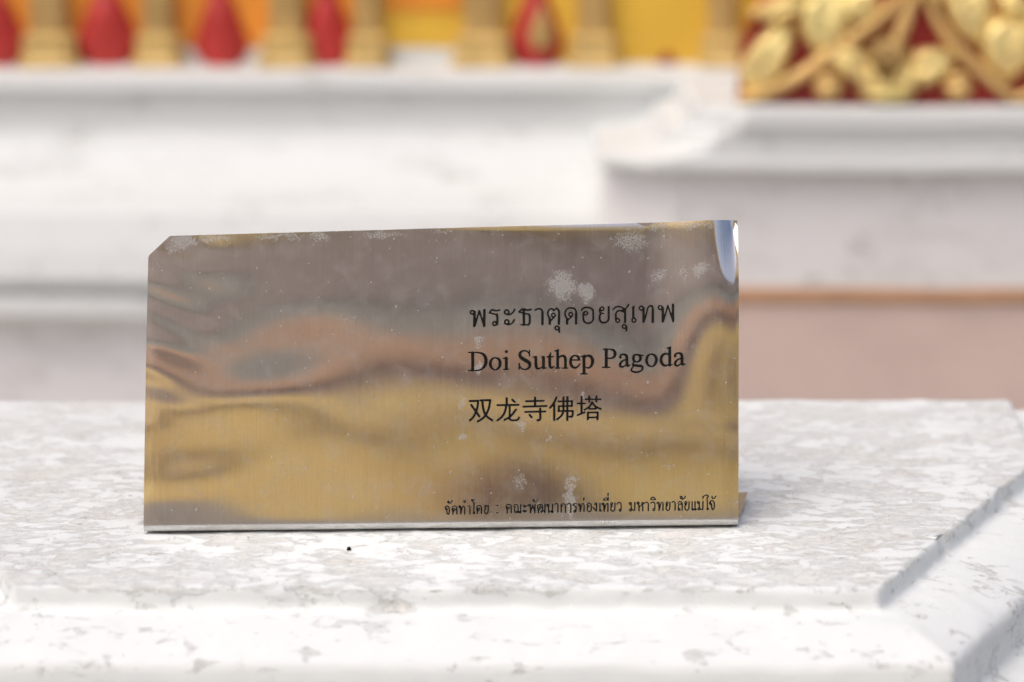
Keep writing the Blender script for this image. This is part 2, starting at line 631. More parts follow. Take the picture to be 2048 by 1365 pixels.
stem([(235, 590), (400, 545), (620, 430), (800, 300), (960, 190), (1090, 90), (1200, -40)], 105)
stem([(1290, -60), (1230, 80), (1190, 190), (1150, 260)], 105)
stem([(1340, -60), (1400, 110), (1510, 270), (1660, 410), (1790, 530), (1870, 590)], 90)
stem([(300, 90), (420, 30), (560, -30), (700, -90)], 80)
stem([(1880, 590), (2000, 545), (2220, 430), (2400, 300)], 100)
lobe(415, 325, 215, 108, -58)
lobe(740, 130, 185, 150, 100)
lobe(520, 45, 150, 60, -22)
lobe(960, 40, 110, 110, 60)
lobe(640, -120, 150, 110, 0)
lobe(1610, 90, 160, 130, 80)
lobe(1830, 290, 180, 160, 95)
lobe(1890, 40, 120, 70, 40)
lobe(2060, 150, 140, 120, 90)
lobe(1500, -90, 150, 110, 0)
lobe(890, 365, 140, 88, 205, name='flower_petal')
lobe(1375, 385, 145, 98, -20, name='flower_petal')
lobe(1105, 535, 150, 66, 4, name='flower_petal', pinch=0)
lobe(1010, 470, 110, 70, 60, name='flower_petal')
lobe(1215, 470, 110, 70, 120, name='flower_petal')
lobe(1120, 330, 105, 100, 90, 0.034, 'flower_bud', M_pil)
lobe(762, 510, 76, 74, 0, 0.022, 'boss', M_stem, 0)
lobe(1532, 505, 76, 74, 0, 0.022, 'boss', M_stem, 0)
lobe(2260, 510, 82, 80, 0, 0.022, 'boss', M_gold, 0)

# ------------------------------------------------------------------ gilded pagoda across the courtyard (mirrored in the plate)
pag = empty('golden_pagoda', (0, -12.0, GZ), 'tiered golden pagoda across the courtyard, mirrored in the metal plate', 'pagoda')
M_pgold = paint('pagoda_gold', (0.96, 0.61, 0.19), 0.6, 0.15, 2.2, 0.1, 0.5, 0.02)
M_prust = paint('pagoda_orange_lacquer', (0.70, 0.37, 0.18), 0.6, 0.2, 2.5)
M_pplum = paint('pagoda_plum_and_shadow', (0.27, 0.17, 0.155), 0.6, 0.2, 3)  # plum of bosses and arch, also the painted moulding shadow
M_pplinth = paint('grey_plinth_stone', (0.50, 0.41, 0.31), 0.7, 0.15, 2.0)
M_polive = paint('pagoda_grey_timber', (0.36, 0.335, 0.265), 0.7, 0.12, 1.6)
M_ptaupe = paint('pagoda_weathered_timber', (0.345, 0.25, 0.195), 0.7, 0.16, 1.6)
PC = Vector((0, -12.0, 0))


def tier(name, prof, mat, seg=96, parent=None):
    verts, faces = [], []
    for r, z in prof:
        for k in range(seg):
            a = 2 * math.pi * k / seg
            verts.append((PC.x + r * math.cos(a), PC.y + r * math.sin(a), z))
    for i in range(len(prof) - 1):
        for k in range(seg):
            a = i * seg + k; b_ = i * seg + (k + 1) % seg
            faces.append((a, b_, b_ + seg, a + seg))
    return mesh_obj(name, verts, faces, mat, parent or pag, False)


RF = 7.0            # front of the drum stands at y = -5
def hz(el, r=RF): return 0.07 + math.tan(math.radians(el)) * (-PC.y - r)


H = [GZ, hz(19.3), hz(21.2), hz(23.2), hz(37)]
SL = 0.75                                            # tiers lean back as a stupa's do


def lean(el):                                         # radius and height where a ray at this elevation meets the leaning face
    k = math.tan(math.radians(el)); d0 = -PC.y - RF
    z1 = 0.07 + d0 * math.tan(math.radians(19.3))
    # front distance d = d0 + SL * (z - z1);  z = 0.07 + k * d
    d = (d0 + SL * (0.07 - z1)) / (1 - SL * k)
    return (-PC.y - d, 0.07 + k * d)


def face(name, els, mat, offs=None):
    return tier(name, [(lean(e)[0] + (offs[i] if offs else 0), lean(e)[1]) for i, e in enumerate(els)], mat)


face('stone_plinth', [-7, 3, 7, 9.0], M_pplinth, [.05, .05, .05, .05])
face('gold_drum', [9.0, 13, 17, 19.3], M_pgold)
face('plum_shadow_band', [19.3, 21.2], M_pplum, [-.02, -.02])  # shadow under the moulding, put in as a dark plum strip
face('rust_band', [21.2, 23.6], M_prust, [.02, .02])
face('timber_drum', [23.6, 26.4], M_polive)
face('timber_frieze', [26.4, 26.6, 27.4, 27.6, 33.0], M_ptaupe, [0, .04, .04, 0, 0])
rt, zt_ = lean(33.0)
tier('gold_bell', [(rt + .06, zt_), (rt + .06, zt_ + .12), (rt - .5, zt_ + .5), (rt - 1.2, zt_ + 1.6), (rt - 2.4, zt_ + 3.2), (1.0, zt_ + 5.2), (.6, zt_ + 7), (.05, zt_ + 10)], M_pgold)
for k in range(48):                               # repoussé bosses round the gold drum
    a = math.pi / 2 + (k - 24 + .5) * 0.0205
    rr, z = lean(16.6 - 0.9 * (k % 2) + 0.3 * math.sin(k * 2.1))
    x, y = PC.x + rr * math.cos(a), PC.y + rr * math.sin(a)
    vs, fs = [], []
    t = Vector((-math.sin(a), math.cos(a), 0)); nrm_ = Vector((math.cos(a), math.sin(a), 0))
    c0 = Vector((x, y, z))
    for j in range(8):
        b_ = j * math.pi / 4
        vs.append(c0 + t * math.cos(b_) * .07 + Vector((0, 0, 1)) * math.sin(b_) * .08 - nrm_ * .004)
    for j in range(8):
        b_ = j * math.pi / 4
        vs.append(c0 + t * math.cos(b_) * .03 + Vector((0, 0, 1)) * math.sin(b_) * .045 + nrm_ * .06)
    fs = [(j, (j + 1) % 8, 8 + (j + 1) % 8, 8 + j) for j in range(8)] + [tuple(range(8, 16))]
    mesh_obj('boss', vs, fs, M_pplum, pag)

# added dark arch, mirrored where the viewer's silhouette would show in the plate
nv_ = []
zc = lean(12.0)[1]; rz = lean(10.0)[0]
rows = [(-.17, zc - .3), (-.17, zc - .1), (-.16, zc), (-.12, zc + .07), (-.06, zc + .11), (0, zc + .125), (.06, zc + .11), (.12, zc + .07), (.16, zc), (.17, zc - .1), (.17, zc - .3)]
front = [Vector((0.33 + x * .65, PC.y + math.sqrt(rz * rz - (.33 + x) ** 2) + .03, z)) for x, z in rows]
bk_ = [p - Vector((0, .45, 0)) for p in front]
nn_ = len(front)
mesh_obj('added_dark_arch', front + bk_, [tuple(range(nn_))] + [(i, i + nn_, (i + 1) % nn_ + nn_, (i + 1) % nn_) for i in range(nn_)], M_pplum, pag)

# ------------------------------------------------------------------ the metal sign
LEAN = math.radians(17)
p_l, p_r = at_z(287, 1071, 0.0), at_z(1477, 1058, 0.0)
U = (p_r - p_l); W_BASE = U.length; U.normalize()
back = Vector((-U.y, U.x, 0))                    # horizontal, away from the viewer
V = (back * math.sin(LEAN) + Vector((0, 0, 1)) * math.cos(LEAN)).normalized()
NRM = U.cross(V).normalized()
if NRM.dot(CAM - p_l) < 0: NRM = -NRM
RB = 0.0034                                      # bend radius at the foot
O = p_l + Vector((0, 0, 0.0011))
# tangent point of face with bend: face plane passes in front of the bend axis
AX = O + back * RB + Vector((0, 0, RB))          # bend axis at left end
F0 = AX + NRM * RB                               # face origin (v = 0) on the tangent line


def to_uv(px, py):
    d = ray(px, py)
    t = (F0 - CAM).dot(NRM) / d.dot(NRM)
    q = CAM + d * t - F0
    return (q.dot(U) * 1000, q.dot(V) * 1000)    # millimetres on the face


bl_, br_ = to_uv(287, 1058), to_uv(1477, 1046)
outline = [(bl_[0], 0.0), (br_[0], 0.0), to_uv(1475.5, 440), to_uv(340, 472.5), to_uv(297, 513)]
TR = outline[2]
Wmm, Hmm = br_[0], TR[1]


def warp(u, v):
    """gentle buckling of the thin sheet (mm, along the normal)"""
    s = u / Wmm; t = v / Hmm
    w = 0.0
    # long soft buckles
    w += 2.6 * (1 - (2 * t - 1) ** 2)                                   # bowed towards the viewer
    r = np.clip((s - 0.6) / 0.4, 0, 1)
    w -= 3.0 * r * r * (3 - 2 * r) * (1 - np.cos(np.pi * np.clip(t, 0, 1))) / 2   # right end twisted back
    w += 0.10 * np.sin(7.0 * s + 0.8) * np.sin(3.1 * t)
    w += 0.07 * np.sin(17 * s + 3.0 * t) * np.sin(9 * t + 2 * s)
    w += 0.10 * np.sin(9.5 * s - 5.0 * t + 0.7) * np.sin(np.pi * t)
    l = np.clip((0.42 - s) / 0.3, 0, 1) * np.sin(np.pi * np.clip(t, 0, 1)) ** 0.5
    w += l * (0.26 * np.sin(14 * t + 8 * s + 0.5) + 0.13 * np.sin(25 * t - 13 * s))
    # top edge and the two upright edges roll back a little
    w -= 0.22 * np.exp(-((s - 0.68) / 0.2) ** 2) * np.clip((t - 0.965) / 0.035, 0, 1) ** 2
    w -= 0.30 * np.clip((s - 0.972) / 0.028, 0, 1) ** 2
    w -= 0.35 * np.clip((0.03 - s) / 0.03, 0, 1) ** 2
    # dog-eared upper right corner: pushed out below, knocked back at the very tip
    x = np.clip((u - (Wmm - 46)) / 40, 0, 1); x = x * x * (3 - 2 * x)
    y = np.clip((v - 46) / 80, 0, 1); y = y * y * (3 - 2 * y)
    w += 4.6 * x * y
    q = np.hypot((Wmm - u) / 9.5, (Hmm - v) / 33.0)
    w -= 2.6 * np.clip(1.15 - q, 0, 1) ** 2
    # crumpled left end: slanting wrinkles
    a = np.exp(-(np.clip(u - 6, 0, 999) / 24) ** 2) * np.clip((t - 0.28) / 0.3, 0, 1)
    w += a * (0.045 * np.sin(2 * np.pi * (v + 0.42 * u) / 15.0) + 0.10 * np.sin(2 * np.pi * (v - 0.5 * u) / 46.0 + 0.6))
    return w


def surf(u, v, depth=0.0):
    w = float(warp(np.array(u, float), np.array(v, float))) - depth
    return F0 + U * (u / 1000) + V * (v / 1000) + NRM * (w / 1000)


# ---- lettering, measured stroke by stroke: width: points ; '~' smooth ; 'o' ring
TXT = {}
TXT['thai_title'] = [((930, 600), 12.8, """
o30:185,330,48|52:244,320 236,682|30:258,660 365,290|32:365,290 480,665|52:496,270 490,682
~35:625,350 660,290 700,270 790,290 880,275|32:640,345 800,388|~48:815,385 826,430 826,600 815,640|o32:755,620,48
o32:1065,325,55|~34:1090,390 1150,385 1220,340 1265,260|o32:1065,580,55|~34:1080,640 1150,640 1210,600 1260,520
~38:1385,320 1440,260 1500,245 1590,275 1690,255|30:1390,325 1640,385|~42:1625,380 1650,420 1650,600 1610,650|26:1430,650 1610,652|50:1500,270 1505,650
~36:1800,275 1850,245 1920,240 1970,285 1980,350|52:1980,330 1978,635"""),
 ((1080, 595), 12.8, """
~32:245,560 200,460 200,380 240,320 295,295|30:295,295 350,350|30:350,350 415,290|~42:415,290 470,330 485,400 485,500|50:485,480 478,690|o28:340,468,48|28:375,500 265,620|52:240,540 248,690
o30:430,795,47|40:485,780 488,900
~34:690,570 640,460 645,380 700,300 790,280 880,300 920,370 922,450|52:920,420 918,685|o28:785,445,50|28:820,490 715,590|52:690,560 690,685
~38:1065,335 1120,280 1210,265 1300,285 1355,350 1358,470 1355,580 1300,655 1215,670 1140,640 1105,570 1105,450 1110,400|o30:1170,415,48
o30:1585,300,48|~34:1525,300 1525,370 1560,415|26:1560,415 1625,415|~42:1560,420 1525,480 1525,580 1570,645 1635,655 1710,635 1750,570 1755,450 1755,250"""),
 ((1210, 595), 12.8, """
~32:205,325 270,260 360,240 450,275 510,340 515,420|50:512,330 510,645|~34:440,340 520,295 570,250 600,190|~34:275,560 275,440 310,370 390,345 480,380|42:272,430 275,600|o30:325,600,48
o30:490,752,47|44:545,740 545,860
48:725,260 722,520|30:702,280 745,235|o30:740,590,52
o30:930,280,52|52:986,280 985,635|~30:1010,600 1060,420 1100,270 1150,225|~40:1150,225 1200,230 1225,290 1225,380|54:1225,330 1220,635
o30:1415,268,50|52:1475,270 1478,625|28:1495,610 1605,215|30:1605,215 1730,600|50:1735,195 1738,620""")]
TXT['latin_title'] = [((930, 690), 12.8, """
64:195,215 195,660|22:90,205 330,205|22:95,668 320,668|~0:320,208,22 440,235,45 515,320,68 535,430,74 510,540,66 430,630,42 320,665,22
~0:770,338,22 850,370,45 890,430,62 895,500,66 880,570,58 830,630,40 765,652,22 700,620,40 655,550,60 645,480,62 665,410,52 710,360,36 770,338,22
66:1055,185 1056,186|62:1055,350 1055,630|26:985,360 1070,338|22:985,640 1110,640
24:1650,160 1645,300|~0:1640,240,24 1590,180,24 1510,160,28 1430,190,45 1400,260,62 1430,330,76 1530,400,86 1630,460,80 1655,530,66 1630,600,50 1540,640,26 1450,620,24 1390,540,22|24:1385,490 1380,635
20:1740,318 1820,320|~0:1810,325,58 1812,500,62 1825,590,56 1870,620,44 1940,600,24 1985,560,22|60:2005,325 2005,605|20:1950,318 2005,320|22:2005,620 2075,598"""),
 ((1070, 685), 12.8, """
~0:400,270,14 380,330,40 372,400,60 372,560,58 385,640,54 430,660,40 490,625,20|24:305,380 470,378
58:575,225 575,660|~0:500,232,16 560,215,30 600,190,20|20:510,670 645,668|~0:600,410,24 660,365,40 720,355,48 765,400,58 775,480,58|56:775,450 775,660|20:700,670 835,668
26:900,460 1140,462|~0:1120,455,36 1105,385,52 1040,350,28 970,360,36 915,430,54 905,530,62 940,620,58 1010,660,44 1080,640,32 1145,560,18
62:1247,370 1250,800|~0:1170,375,16 1230,360,26 1275,335,18|22:1165,815 1325,815|~0:1270,400,26 1340,350,44 1420,370,62 1465,450,70 1465,530,68 1430,620,52 1360,665,30 1275,640,20"""),
 ((1200, 685), 10.78, """
56:130,160 130,535|20:65,155 220,155|20:45,545 205,545|~0:215,157,20 285,175,42 320,240,56 305,310,50 245,350,26 165,352,18
48:435,330 436,331|~0:430,310,34 445,280,30 490,265,28 550,280,46 575,340,52 575,460,52 590,515,40 640,495,18|~0:570,370,18 480,410,30 430,470,44 435,520,44 490,535,30 560,490,18
~0:790,270,24 850,290,46 870,345,50 850,400,46 790,430,22 730,405,46 715,345,50 735,290,44 790,270,24|24:850,285 925,285|~0:740,420,22 705,460,24 710,495,36|~0:710,500,44 820,512,46 890,520,44 915,560,36 880,620,28 790,650,32 700,635,30 670,600,28 700,545,22 730,515,18
~0:1105,258,22 1170,285,42 1205,345,52 1210,400,54 1190,460,48 1150,510,34 1100,525,22 1040,500,38 1005,440,50 1000,380,52 1020,310,46 1060,270,30 1105,258,22
52:1497,140 1497,500|~0:1440,132,14 1480,125,26 1518,108,18|18:1497,505 1550,490|~0:1470,270,22 1410,250,34 1340,290,48 1310,370,54 1320,440,54 1370,500,46 1430,505,30 1480,480,18
48:1612,305 1613,306|~0:1610,288,34 1630,255,30 1675,240,28 1735,255,46 1760,315,52 1760,435,52 1775,490,40 1828,472,18|~0:1755,345,18 1665,385,30 1615,445,44 1620,495,44 1675,510,30 1745,465,18""")]
TXT['chinese_title'] = [((930, 785), 13.653, """
44:130,248 360,240|~46:355,240 340,400 290,560 220,690 130,775|46:170,355 390,665|44:425,230 690,222|~46:685,225 650,430 580,600 480,720 350,800|~46:470,240 490,420 540,590 620,690 740,770
42:880,360 1460,350|~46:1135,170 1130,350 1080,550 1000,680 880,775|46:1285,210 1355,270|40:1215,370 1218,740|~40:1218,740 1260,770 1330,770 1430,762 1470,695|~46:1385,480 1290,610 1200,690 1080,760
40:1665,252 2146,240|46:1910,155 1908,390|40:1590,400 2225,382|40:1640,545 2185,530|44:1760,625 1815,690|~46:2050,455 2052,620 2050,720 2030,765 1975,770"""),
 ((1070, 785), 13.653, """
~46:580,150 520,280 410,430|46:520,320 520,765|34:630,255 1010,250|42:1005,245 1000,385|34:640,385 1010,380|42:645,390 640,520|34:630,520 1030,515|~42:1025,515 1024,600 1005,670 940,670|~44:770,145 770,400 765,540 710,650 600,745|46:880,140 875,765
44:1265,125 1265,580|34:1155,312 1360,310|40:1160,630 1350,555|32:1365,198 1790,195|40:1475,115 1475,270|40:1670,110 1670,265|~40:1550,275 1480,400 1350,480|~42:1560,280 1640,390 1790,460|34:1480,460 1660,458|34:1440,560 1710,556|44:1440,560 1435,745|44:1705,556 1700,745|34:1440,695 1705,690""")]
TXT['credit_line'] = [((885, 990), 20.48, """
~38:105,520 160,465 230,475 275,560 275,740 230,800 190,760 185,640|o32:160,590,36|o28:240,290,34|~34:230,320 280,350 350,320 400,235
~34:425,720 395,600 410,500 480,460 560,480 588,560|42:588,540 588,790|o26:480,600,40|26:500,640 430,720|44:425,710 425,795
o26:705,490,40|44:745,480 750,795|~30:765,740 810,540 850,465 890,480 905,560|42:908,540 905,790
o26:910,280,40|~32:1040,480 1080,445 1115,470 1125,540|42:1125,510 1122,790
~30:1330,210 1260,205 1180,200|34:1175,210 1285,310|~38:1285,310 1290,500 1280,690|o28:1290,745,38
~34:1430,700 1400,580 1415,480 1485,440 1565,460 1593,540|42:1593,520 1593,770|o26:1485,580,40|26:1505,620 1435,700|44:1430,690 1430,775
o28:1770,465,36|~34:1735,480 1735,550 1780,578|~40:1780,580 1725,630 1730,720 1790,775 1850,740 1870,640 1875,430
60:2245,444 2246,444|60:2245,733 2246,733"""),
 ((1005, 985), 20.48, """
44:195,690 195,850|~34:180,700 150,600 175,520 250,500 330,525 355,600|44:355,580 355,840|o32:235,650,42
~34:450,580 500,510 570,500 630,560 640,650|42:640,620 640,840|~34:545,590 500,620 495,740|36:497,700 500,800|o28:540,810,38|28:640,835 720,775|42:745,500 745,790|o28:730,810,38
o28:880,555,38|~32:880,595 930,612 1000,540|o28:880,765,38|~34:870,800 930,815 1000,740
o28:1095,530,38|44:1140,510 1150,845|28:1160,820 1240,510|30:1240,510 1320,820|42:1335,500 1325,845|o26:1275,330,34|~34:1250,350 1350,390 1420,340 1460,270
~32:1470,740 1435,620 1460,520 1520,500 1550,540|~32:1550,540 1590,495 1640,540 1645,640|40:1645,620 1640,770|o28:1540,620,42|28:1560,660 1490,760|44:1475,720 1475,840|o28:1605,790,36|~30:1640,790 1730,745|44:1740,490 1735,830
o28:1845,530,38|44:1890,510 1890,835|28:1900,810 2020,750|44:2050,490 2040,800|o28:2035,800,38"""),
 ((1090, 985), 20.48, """
~34:390,510 450,455 510,470 530,560|44:530,530 525,820
~34:650,540 690,490 760,470 820,510 840,590|44:840,570 838,820|28:650,550 730,570|~34:690,570 660,600 665,680|44:668,640 665,820
~34:900,510 960,455 1020,460 1060,520 1062,600|44:1060,560 1052,825
~34:1140,520 1190,470 1240,475 1300,465|32:1150,530 1260,590|~40:1260,590 1275,640 1270,770|o30:1220,780,40
o28:1390,510,38|44:1430,490 1440,795|~30:1455,750 1500,540 1545,455 1590,480 1600,560|44:1600,540 1595,795|42:1590,240 1590,335
~38:1710,500 1780,450 1850,460 1890,540 1890,720 1850,785 1790,790 1735,720 1735,600|o28:1775,570,36"""),
 ((1160, 980), 20.48, """
o28:640,580,40|42:680,560 675,870|36:665,870 530,720
42:815,560 815,790|o28:835,850,38
o28:930,580,38|44:975,560 985,890|~30:1000,850 1050,640 1100,560 1140,590|44:1145,570 1140,890|~32:960,420 1010,350 1080,335 1150,400|28:960,425 1160,425|36:1155,310 1155,430|40:1150,150 1145,235
o30:1300,570,42|~34:1260,580 1265,650 1320,680|~40:1320,680 1265,730 1270,830 1340,880 1400,850 1425,760 1425,540
~38:1510,590 1570,525 1640,530 1680,600 1685,780|40:1685,760 1677,825|o30:1640,840,42"""),
 ((1255, 980), 20.48, """
o30:105,560,42|42:150,540 150,770|o30:120,830,42|~30:160,780 220,830 270,850|42:295,520 295,815|34:293,800 268,855
o30:425,545,42|42:465,530 470,865|30:475,720 600,590|o30:620,548,36|42:620,590 625,860
~34:700,560 760,510 820,520 850,600|42:850,570 850,850
~36:950,550 1020,510 1090,525 1120,600 1120,760|o30:1080,815,44|~34:945,390 990,320 1060,310 1120,350 1150,410|28:950,400 1150,405
o28:1240,540,40|42:1285,530 1290,850|~30:1310,800 1360,580 1410,510 1450,540 1455,600|42:1455,580 1450,850
o28:1620,540,42|~34:1575,550 1585,620 1635,645|~40:1635,650 1580,700 1590,800 1650,850 1710,810 1730,720 1735,510
~34:1820,520 1870,480 1930,510 1950,600|42:1950,570 1945,840"""),
 ((1345, 980), 20.48, """
~34:215,550 270,490 340,490 395,560 400,640|40:400,620 395,840|~34:390,620 310,580 245,630 240,780|o30:275,810,38|o32:350,310,42|~36:340,360 420,385 480,340 530,265
o30:545,530,46|~34:505,540 510,600 560,620|~40:560,620 505,680 520,790 590,840 650,800 670,700 675,490
40:800,495 800,760|o28:825,805,34|40:920,490 920,760|o28:940,805,34
o30:1050,520,42|40:1095,510 1090,740|o32:1080,790,42|~30:1120,750 1170,800 1230,820|42:1245,480 1240,800|40:1245,270 1245,360
~34:1290,260 1340,220 1400,220 1470,260|36:1470,262 1415,330|~38:1410,320 1420,500 1425,740|o28:1440,790,36
~38:1510,540 1570,460 1650,460 1705,550 1710,720 1660,810 1610,760 1605,620|o30:1560,580,36|~34:1620,270 1615,330 1660,360 1720,330 1780,255""")]


def strokes(crops, bold=0.07):
    """-> list of capsule segments (u0,v0,r0,u1,v1,r1) in mm on the face"""
    segs = []
    for (ox, oy), sc, body in crops:
        for item in body.replace('\n', '|').split('|'):
            item = item.strip()
            if not item: continue
            head, rest = item.split(':')
            ring = head[0] == 'o'; sm = head[0] == '~'
            w0 = float(head.lstrip('o~') or 0)
            P = [tuple(float(q) for q in t.split(',')) for t in rest.split()]
            if ring:
                cx, cy, r = P[0]
                P = [(cx + r * math.cos(a * math.pi / 9), cy + r * math.sin(a * math.pi / 9), w0) for a in range(19)]
            else:
                P = [(p[0], p[1], p[2] if len(p) > 2 else w0) for p in P]
                if sm: P = [tuple(q) for q in catmull(P, 6)]
            Q = []
            for x, y, w in P:
                u, v = to_uv(ox + x / sc, oy + y / sc)
                Q.append((u, v, w / sc * 0.2515 / 2 + bold))
            for a, b_ in zip(Q[:-1], Q[1:]): segs.append(a + b_)
    return segs


SEG = {k: strokes(v, 0.012 if k == 'credit_line' else 0.07) for k, v in TXT.items()}

# ---- grid: fine where there is lettering, coarse elsewhere
RIM = 0.13
allb = {k: (min(min(s[0], s[3]) for s in v) - 1.2, max(max(s[0], s[3]) for s in v) + 1.2,
            min(min(s[1], s[4]) for s in v) - 1.2, max(max(s[1], s[4]) for s in v) + 1.2) for k, v in SEG.items()}


def axis(lo, hi, bands, fine, coarse, extra=()):
    marks = [lo]
    x = lo
    def is_fine(q): return any(a <= q <= b for a, b in bands)
    def is_mid(q): return any(a <= q <= b for a, b in extra)
    while x < hi - 1e-6:
        st = fine if is_fine(x + 1e-6) else (0.5 if is_mid(x + 1e-6) else coarse)
        nxt = x + st
        if not is_fine(x + 1e-6):
            for a, b in bands:
                if x < a < nxt: nxt = a
        x = min(nxt, hi)
        marks.append(x)
    return np.array(marks)


umin, umax = min(p[0] for p in outline) - 0.6, max(p[0] for p in outline) + 0.6
vmax = max(p[1] for p in outline) + 0.6
ub = [(min(b[0] for b in allb.values()), max(b[1] for b in allb.values()))]
vb = sorted((b[2], b[3]) for b in allb.values())
GU = axis(umin, umax, ub, 0.24, 1.6, [(umin, umin + 16), (umax - 14, umax)])
GV = axis(0.0, vmax, vb, 0.24, 1.6, [(0, 6), (vmax - 16, vmax)])
nu, nv = len(GU), len(GV)
UU, VV = np.meshgrid(GU, GV, indexing='ij')


def seg_field(segs, Ug, Vg):
    F = np.full(Ug.shape, 9.0)
    gu, gv = Ug[:, 0], Vg[0, :]
    for (a, b, r0, c, d, r1) in segs:
        m = 1.6
        i0, i1 = np.searchsorted(gu, [min(a, c) - m, max(a, c) + m])
        j0, j1 = np.searchsorted(gv, [min(b, d) - m, max(b, d) + m])
        if i1 <= i0 or j1 <= j0: continue
        X = Ug[i0:i1, j0:j1]; Y = Vg[i0:i1, j0:j1]
        L2 = (c - a) ** 2 + (d - b) ** 2 + 1e-12
        t = np.clip(((X - a) * (c - a) + (Y - b) * (d - b)) / L2, 0, 1)
        D = np.hypot(X - a - t * (c - a), Y - b - t * (d - b)) - (r0 + (r1 - r0) * t)
        F[i0:i1, j0:j1] = np.minimum(F[i0:i1, j0:j1], D)
    return F


FLD = {k: seg_field(v, UU, VV) for k, v in SEG.items()}
TXF = np.full(UU.shape, 9.0)
for f in FLD.values(): TXF = np.minimum(TXF, f)
INS = np.full(UU.shape, 1e9)                       # inside distance to the outline
for i in range(len(outline)):
    (a, b), (c, d) = outline[i], outline[(i + 1) % len(outline)]
    if i == 0: continue
    L_ = math.hypot(c - a, d - b)
    INS = np.minimum(INS, ((c - a) * (VV - b) - (d - b) * (UU - a)) / L_)
rc = 4.2                                            # rounded upper right corner
cu, cv = TR[0] - rc, TR[1] - rc
q = (UU > cu) & (VV > cv)
INS = np.where(q, np.minimum(INS, rc - np.hypot(UU - cu, VV - cv)), INS)


def iso_mesh(field):
    """polygons of the region field > 0 on the tensor grid; returns uv list, faces, boundary edges"""
    pos = field > 0
    vid = {}; uv = []; faces = []; bedge = []

    def gv_(i, j):
        k = (i, j)
        if k not in vid:
            vid[k] = len(uv); uv.append((GU[i], GV[j]))
        return vid[k]

    def ev(i, j, i2, j2):
        k = (i, j, i2, j2) if (i, j) < (i2, j2) else (i2, j2, i, j)
        if k not in vid:
            f0, f1 = field[k[0], k[1]], field[k[2], k[3]]
            t = min(0.98, max(0.02, f0 / (f0 - f1)))
            vid[k] = len(uv)
            uv.append((GU[k[0]] + (GU[k[2]] - GU[k[0]]) * t, GV[k[1]] + (GV[k[3]] - GV[k[1]]) * t))
        return vid[k]
    cnt = pos[:-1, :-1].astype(int) + pos[1:, :-1] + pos[1:, 1:] + pos[:-1, 1:]
    for i, j in zip(*np.nonzero(cnt)):
        C = ((i, j), (i + 1, j), (i + 1, j + 1), (i, j + 1))
        if cnt[i, j] == 4:
            faces.append([gv_(*c) for c in C]); continue
        poly, iso = [], []
        for a in range(4):
            c0, c1 = C[a], C[(a + 1) % 4]
            if pos[c0]: poly.append(gv_(*c0)); iso.append(False)
            if pos[c0] != pos[c1]:
                poly.append(ev(*c0, *c1)); iso.append(True)
        if len(poly) < 3: continue
        if cnt[i, j] == 2 and pos[C[0]] == pos[C[2]]:         # saddle: two triangles
            for a in range(4):
                if pos[C[a]]:
                    e1 = ev(*C[a - 1], *C[a]); e2 = ev(*C[a], *C[(a + 1) % 4])
                    faces.append([gv_(*C[a]), e2, e1]); bedge.append((e2, e1))
            continue
        faces.append(poly)
        for a in range(len(poly)):
            b = (a + 1) % len(poly)
            if iso[a] and iso[b]: bedge.append((poly[a], poly[b]))
    return uv, faces, bedge


def field_at(F, u, v):
    i = min(max(np.searchsorted(GU, u) - 1, 0), nu - 2); j = min(max(np.searchsorted(GV, v) - 1, 0), nv - 2)
    s = (u - GU[i]) / (GU[i + 1] - GU[i]); t = (v - GV[j]) / (GV[j + 1] - GV[j])
    f = F[i, j] * (1 - s) * (1 - t) + F[i + 1, j] * s * (1 - t) + F[i + 1, j + 1] * s * t + F[i, j + 1] * (1 - s) * t
    gx = ((F[i + 1, j] - F[i, j]) * (1 - t) + (F[i + 1, j + 1] - F[i, j + 1]) * t) / (GU[i + 1] - GU[i])
    gy = ((F[i, j + 1] - F[i, j]) * (1 - s) + (F[i + 1, j + 1] - F[i + 1, j]) * s) / (GV[j + 1] - GV[j])
    return f, gx, gy


